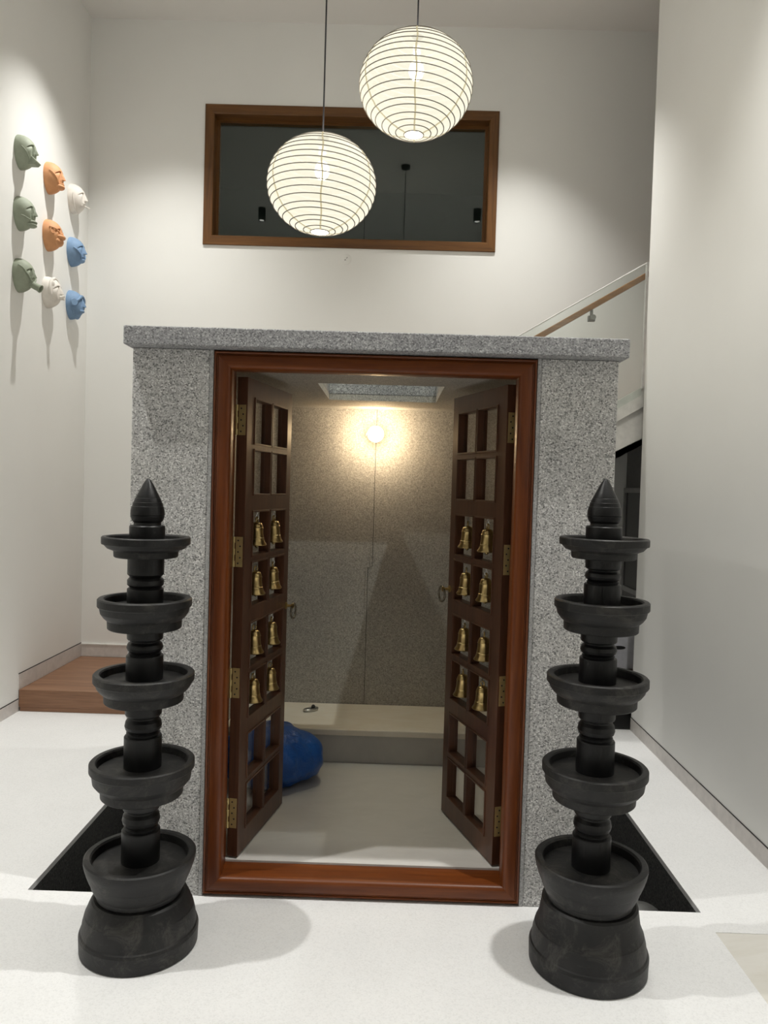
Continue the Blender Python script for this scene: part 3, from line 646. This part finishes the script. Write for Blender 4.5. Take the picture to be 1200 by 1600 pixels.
# ------------------------------------------------------------------ ceramic masks on the left wall
WM, HM, DM = .083, .106, .098
def dome(y, z):
    r2 = (y/(WM*(1+.10*z/HM)))**2 + (z/HM)**2
    if r2 >= 1: return 0.0
    r = math.sqrt(r2); h = DM*(1-r**2.3)**.50
    ay = abs(y); brow = .044-11.0*max(0, ay-.008)**2; nose = .005+.010*max(0, min(1, (.036-z)/.05))
    d1, d2 = brow-z, ay-nose
    if d1 > 0 and d2 > 0:                         # eye hollow: a crisp step under the brow and beside the nose
        d = min(d1, d2); st = min(1, d/.004); st = st*st*(3-2*st)
        lat = max(0, 1-(ay/.062)**4) * max(0, min(1, (z+.055)/.05))
        h -= .017*st*math.exp(-max(0, d-.004)/.012)*lat
    return h
def sp(c, y, z, lift=.0): return (XL+dome(y, z)+lift, c[0]+y, c[1]+z)
def make_mask(colname, cy, cz, label, kind):
    c = (cy, cz); t = thing('face_mask', label, 'mask', (XL, cy, cz), 'ceramic face masks on the left wall')
    bm = bmesh.new(); nr, ns = 46, 144
    ctr = bm.verts.new(sp(c, 0, 0)); prev = None
    for i in range(1, nr+1):
        rr = math.sin(i/nr*PI/2); ring = []
        for k in range(ns):
            a = 2*PI*k/ns; z = HM*rr*math.sin(a)*.9999; y = WM*(1+.10*z/HM)*rr*math.cos(a)*.9999
            ring.append(bm.verts.new((XL + (dome(y, z) if i < nr else .0004), cy+y, cz+z)))
        for k in range(ns):
            if prev is None: bm.faces.new((ctr, ring[k], ring[(k+1) % ns]))
            else: bm.faces.new((prev[k], ring[k], ring[(k+1) % ns], prev[(k+1) % ns]))
        prev = ring
    bm.faces.new(prev[::-1]); bmesh.ops.recalc_face_normals(bm, faces=bm.faces[:])
    obj('face', bm, colname, t, smooth=.9)
    # nose: wedge from brow to tip
    bm = bmesh.new(); zt, zb = .040, -.014
    A = bm.verts.new(sp(c, 0, zt, .001)); tip = bm.verts.new((XL+DM+.022, cy, cz+zb)); bl = bm.verts.new(sp(c, -.016, zb+.002, -.003)); br = bm.verts.new(sp(c, .016, zb+.002, -.003))
    und = bm.verts.new(sp(c, 0, zb-.006, -.004)); ml = bm.verts.new(sp(c, -.008, .02, -.003)); mr = bm.verts.new(sp(c, .008, .02, -.003))
    for f in ((A, ml, tip), (ml, bl, tip), (A, tip, mr), (mr, tip, br), (bl, und, tip), (und, br, tip)): bm.faces.new(f)
    if kind != 'wrap': bmesh.ops.recalc_face_normals(bm, faces=bm.faces[:]); obj('nose', bm, colname, t, bevel=.0015)
    else: bm.free()
    def path(pts, n=20):
        out = []
        for i in range(n+1):
            s = i/n*(len(pts)-1); k = min(int(s), len(pts)-2); f = s-k; f2_ = f
            y = pts[k][0]*(1-f2_)+pts[k+1][0]*f2_; z = pts[k][1]*(1-f2_)+pts[k+1][1]*f2_
            out.append((y, z))
        return out
    def band(name, pts, r, lift=.001, mirror=True, flat=1.0):
        bm = bmesh.new()
        for sg in ((1, -1) if mirror else (1,)):
            tube(bm, [sp(c, sg*y, z, lift) for y, z in path(pts)], r, 8, flat=flat)
        obj(name, bm, colname, t, smooth=1)
    X = lambda x: XL+x
    if kind == 'plank':
        band('cheek_band', [(-.076, .012), (-.05, -.035), (-.02, -.072)], .004)
        bm = bmesh.new(); prism(bm, [(X(.070), cz-.022), (X(.076), cz-.017), (X(.122), cz-.062), (X(.104), cz-.078), (X(.060), cz-.078)], cy-.030, cy+.030, 'Y'); obj('mouth_plank', bm, colname, t, bevel=.004)
    if kind == 'lips':
        band('cheek_band', [(-.070, -.028), (-.045, -.040), (-.015, -.047)], .005)
        bm = bmesh.new(); ellipsoid(bm, (X(.082), cy, cz-.052), (.030, .034, .012)); ellipsoid(bm, (X(.078), cy, cz-.070), (.032, .036, .016)); obj('lips', bm, colname, t, smooth=3.1)
    if kind == 'trumpet':
        band('cheek_cord', [(-.073, .050), (-.060, .010), (-.038, -.022), (-.012, -.042)], .0055, .006)
        bm = bmesh.new(); d = Vector((1, 0, -.50)).normalized(); Fm = Matrix.Translation((X(.070), cy, cz-.045)) @ d.to_track_quat('Z', 'Y').to_matrix().to_4x4()
        lathe(bm, [(0, 0), (.022, 0), (.022, .060), (.026, .082), (.020, .082), (.015, .060), (0, .055)], 28, frame=Fm); obj('mouth_tube', bm, colname, t, smooth=.6)
    if kind == 'chin':
        band('cheek_band', [(-.076, .030), (-.060, .000), (-.040, -.032), (-.018, -.060)], .0045)
        bm = bmesh.new(); ellipsoid(bm, (X(.078), cy, cz-.058), (.032, .036, .020)); ellipsoid(bm, (X(.085), cy, cz-.042), (.022, .026, .009)); obj('chin', bm, colname, t, smooth=3.1)
    if kind == 'wrap':
        band('strap', [(-.072, .040), (-.045, .030), (-.015, .010), (0, .006)], .006, .002)
        bm = bmesh.new(); ellipsoid(bm, (X(.085), cy, cz-.012), (.036, .040, .020)); ellipsoid(bm, (X(.072), cy, cz-.040), (.034, .046, .034)); obj('muzzle', bm, colname, t, smooth=3.1)
        bm = bmesh.new()
        for sg in (1, -1): tube(bm, [sp(c, sg*(-.066+.007*math.cos(a)), .016+.018*math.sin(a), .003) for a in [i*PI/10 for i in range(20)]], .003, 8, True)
        obj('ear_loop', bm, colname, t, smooth=1)
    if kind == 'stick':
        bm = bmesh.new(); tube(bm, [sp(c, .93*WM*math.cos(a)*(1+.10*math.sin(a)), .93*HM*math.sin(a), .002) for a in [math.radians(170+i*5) for i in range(41)]], .005, 8); obj('jaw_rim', bm, colname, t, smooth=1)
        bm = bmesh.new(); tube(bm, [(X(.072), cy, cz-.040), (X(.135), cy, cz-.068)], .0045, 10); obj('mouth_stick', bm, colname, t, smooth=.8)
        bm = bmesh.new(); ellipsoid(bm, (X(.080), cy, cz-.034), (.020, .022, .008)); obj('lips', bm, colname, t, smooth=3.1)
    if kind == 'hood':
        bm = bmesh.new(); tube(bm, [sp(c, .86*WM*math.cos(a)*(1+.10*math.sin(a)), .86*HM*math.sin(a), .002) for a in [math.radians(-20+i*6) for i in range(37)]], .011, 10); obj('hood', bm, colname, t, smooth=1)
        bm = bmesh.new(); ellipsoid(bm, (X(.060), cy-.052, cz+.045), (.016, .012, .026)); ellipsoid(bm, (X(.060), cy+.052, cz+.045), (.016, .012, .026)); obj('ear', bm, colname, t, smooth=3.1)
        bm = bmesh.new(); Fm = Matrix.Translation((X(.075), cy, cz-.034)) @ Matrix.Rotation(PI/2, 4, 'Y'); lathe(bm, [(0, 0), (.016, 0), (.016, .034), (.018, .044), (.012, .046), (0, .042)], 24, frame=Fm); obj('mouth_nub', bm, colname, t, smooth=.6)
    if kind == 'cord':
        band('cheek_cord', [(-.076, .015), (-.050, -.018), (-.026, -.046)], .0050, .006)
        bm = bmesh.new()
        for sg in (1, -1): tube(bm, [sp(c, sg*(-.018+.010*math.cos(a)), -.050+.012*math.sin(a), .004) for a in [math.radians(200-i*16) for i in range(16)]], .004, 8)
        obj('curl', bm, colname, t, smooth=1)
        bm = bmesh.new(); ellipsoid(bm, (X(.070), cy, cz-.060), (.032, .030, .020)); obj('chin', bm, colname, t, smooth=3.1)
    if kind == 'headset':
        bm = bmesh.new(); tube(bm, [sp(c, y, z, .004) for y, z in [(-.070+.140*i/30, .008+.055*math.sin(PI*i/30)) for i in range(31)]], .010, 10); obj('headband', bm, colname, t, smooth=1)
        for sg in (1, -1):
            bm = bmesh.new(); Fm = Matrix.Translation(sp(c, sg*-.070, .006, -.006)) @ Vector((.75, -sg*.66, 0)).to_track_quat('Z', 'Y').to_matrix().to_4x4()
            lathe(bm, [(0, 0), (.027, 0), (.027, .018), (.024, .022), (0, .022)], 28, frame=Fm); obj('ear_cup', bm, colname, t, smooth=.6)
        bm = bmesh.new(); tube(bm, [sp(c, .90*WM*math.cos(a)*(1+.10*math.sin(a)), .90*HM*math.sin(a), .003) for a in [math.radians(205+i*4.5) for i in range(29)]], .008, 10); obj('chin_guard', bm, colname, t, smooth=1)
        bm = bmesh.new(); ellipsoid(bm, (X(.078), cy, cz-.045), (.026, .030, .014)); obj('mouth', bm, colname, t, smooth=3.1)
    return t
make_mask('green', 4.875, 3.565, 'sage green ceramic face mask with a plank-shaped mouth, top of the left column', 'plank')
make_mask('green', 4.875, 3.185, 'sage green ceramic face mask with thick rounded lips, middle of the left column', 'lips')
make_mask('green', 4.875, 2.800, 'sage green ceramic face mask with a tube-shaped mouth, bottom of the left column', 'trumpet')
make_mask('orange', 5.275, 3.565, 'terracotta orange face mask with a jutting chin, above the other orange mask', 'chin')
make_mask('orange', 5.275, 3.180, 'terracotta orange face mask with a strap over its nose, below the other orange mask', 'wrap')
make_mask('cream', 5.275, 2.795, 'cream ceramic face mask with hooded rim and stubby mouth, beside the lower blue mask', 'hood')
make_mask('cream', 5.660, 3.568, 'cream ceramic face mask with a thin stick mouth, above the blue masks', 'stick')
make_mask('blue', 5.660, 3.185, 'blue ceramic face mask with a pale cord across its cheek, upper of two blue masks', 'cord')
make_mask('blue', 5.660, 2.800, 'blue ceramic face mask wearing round ear cups, lower of two blue masks', 'headset')
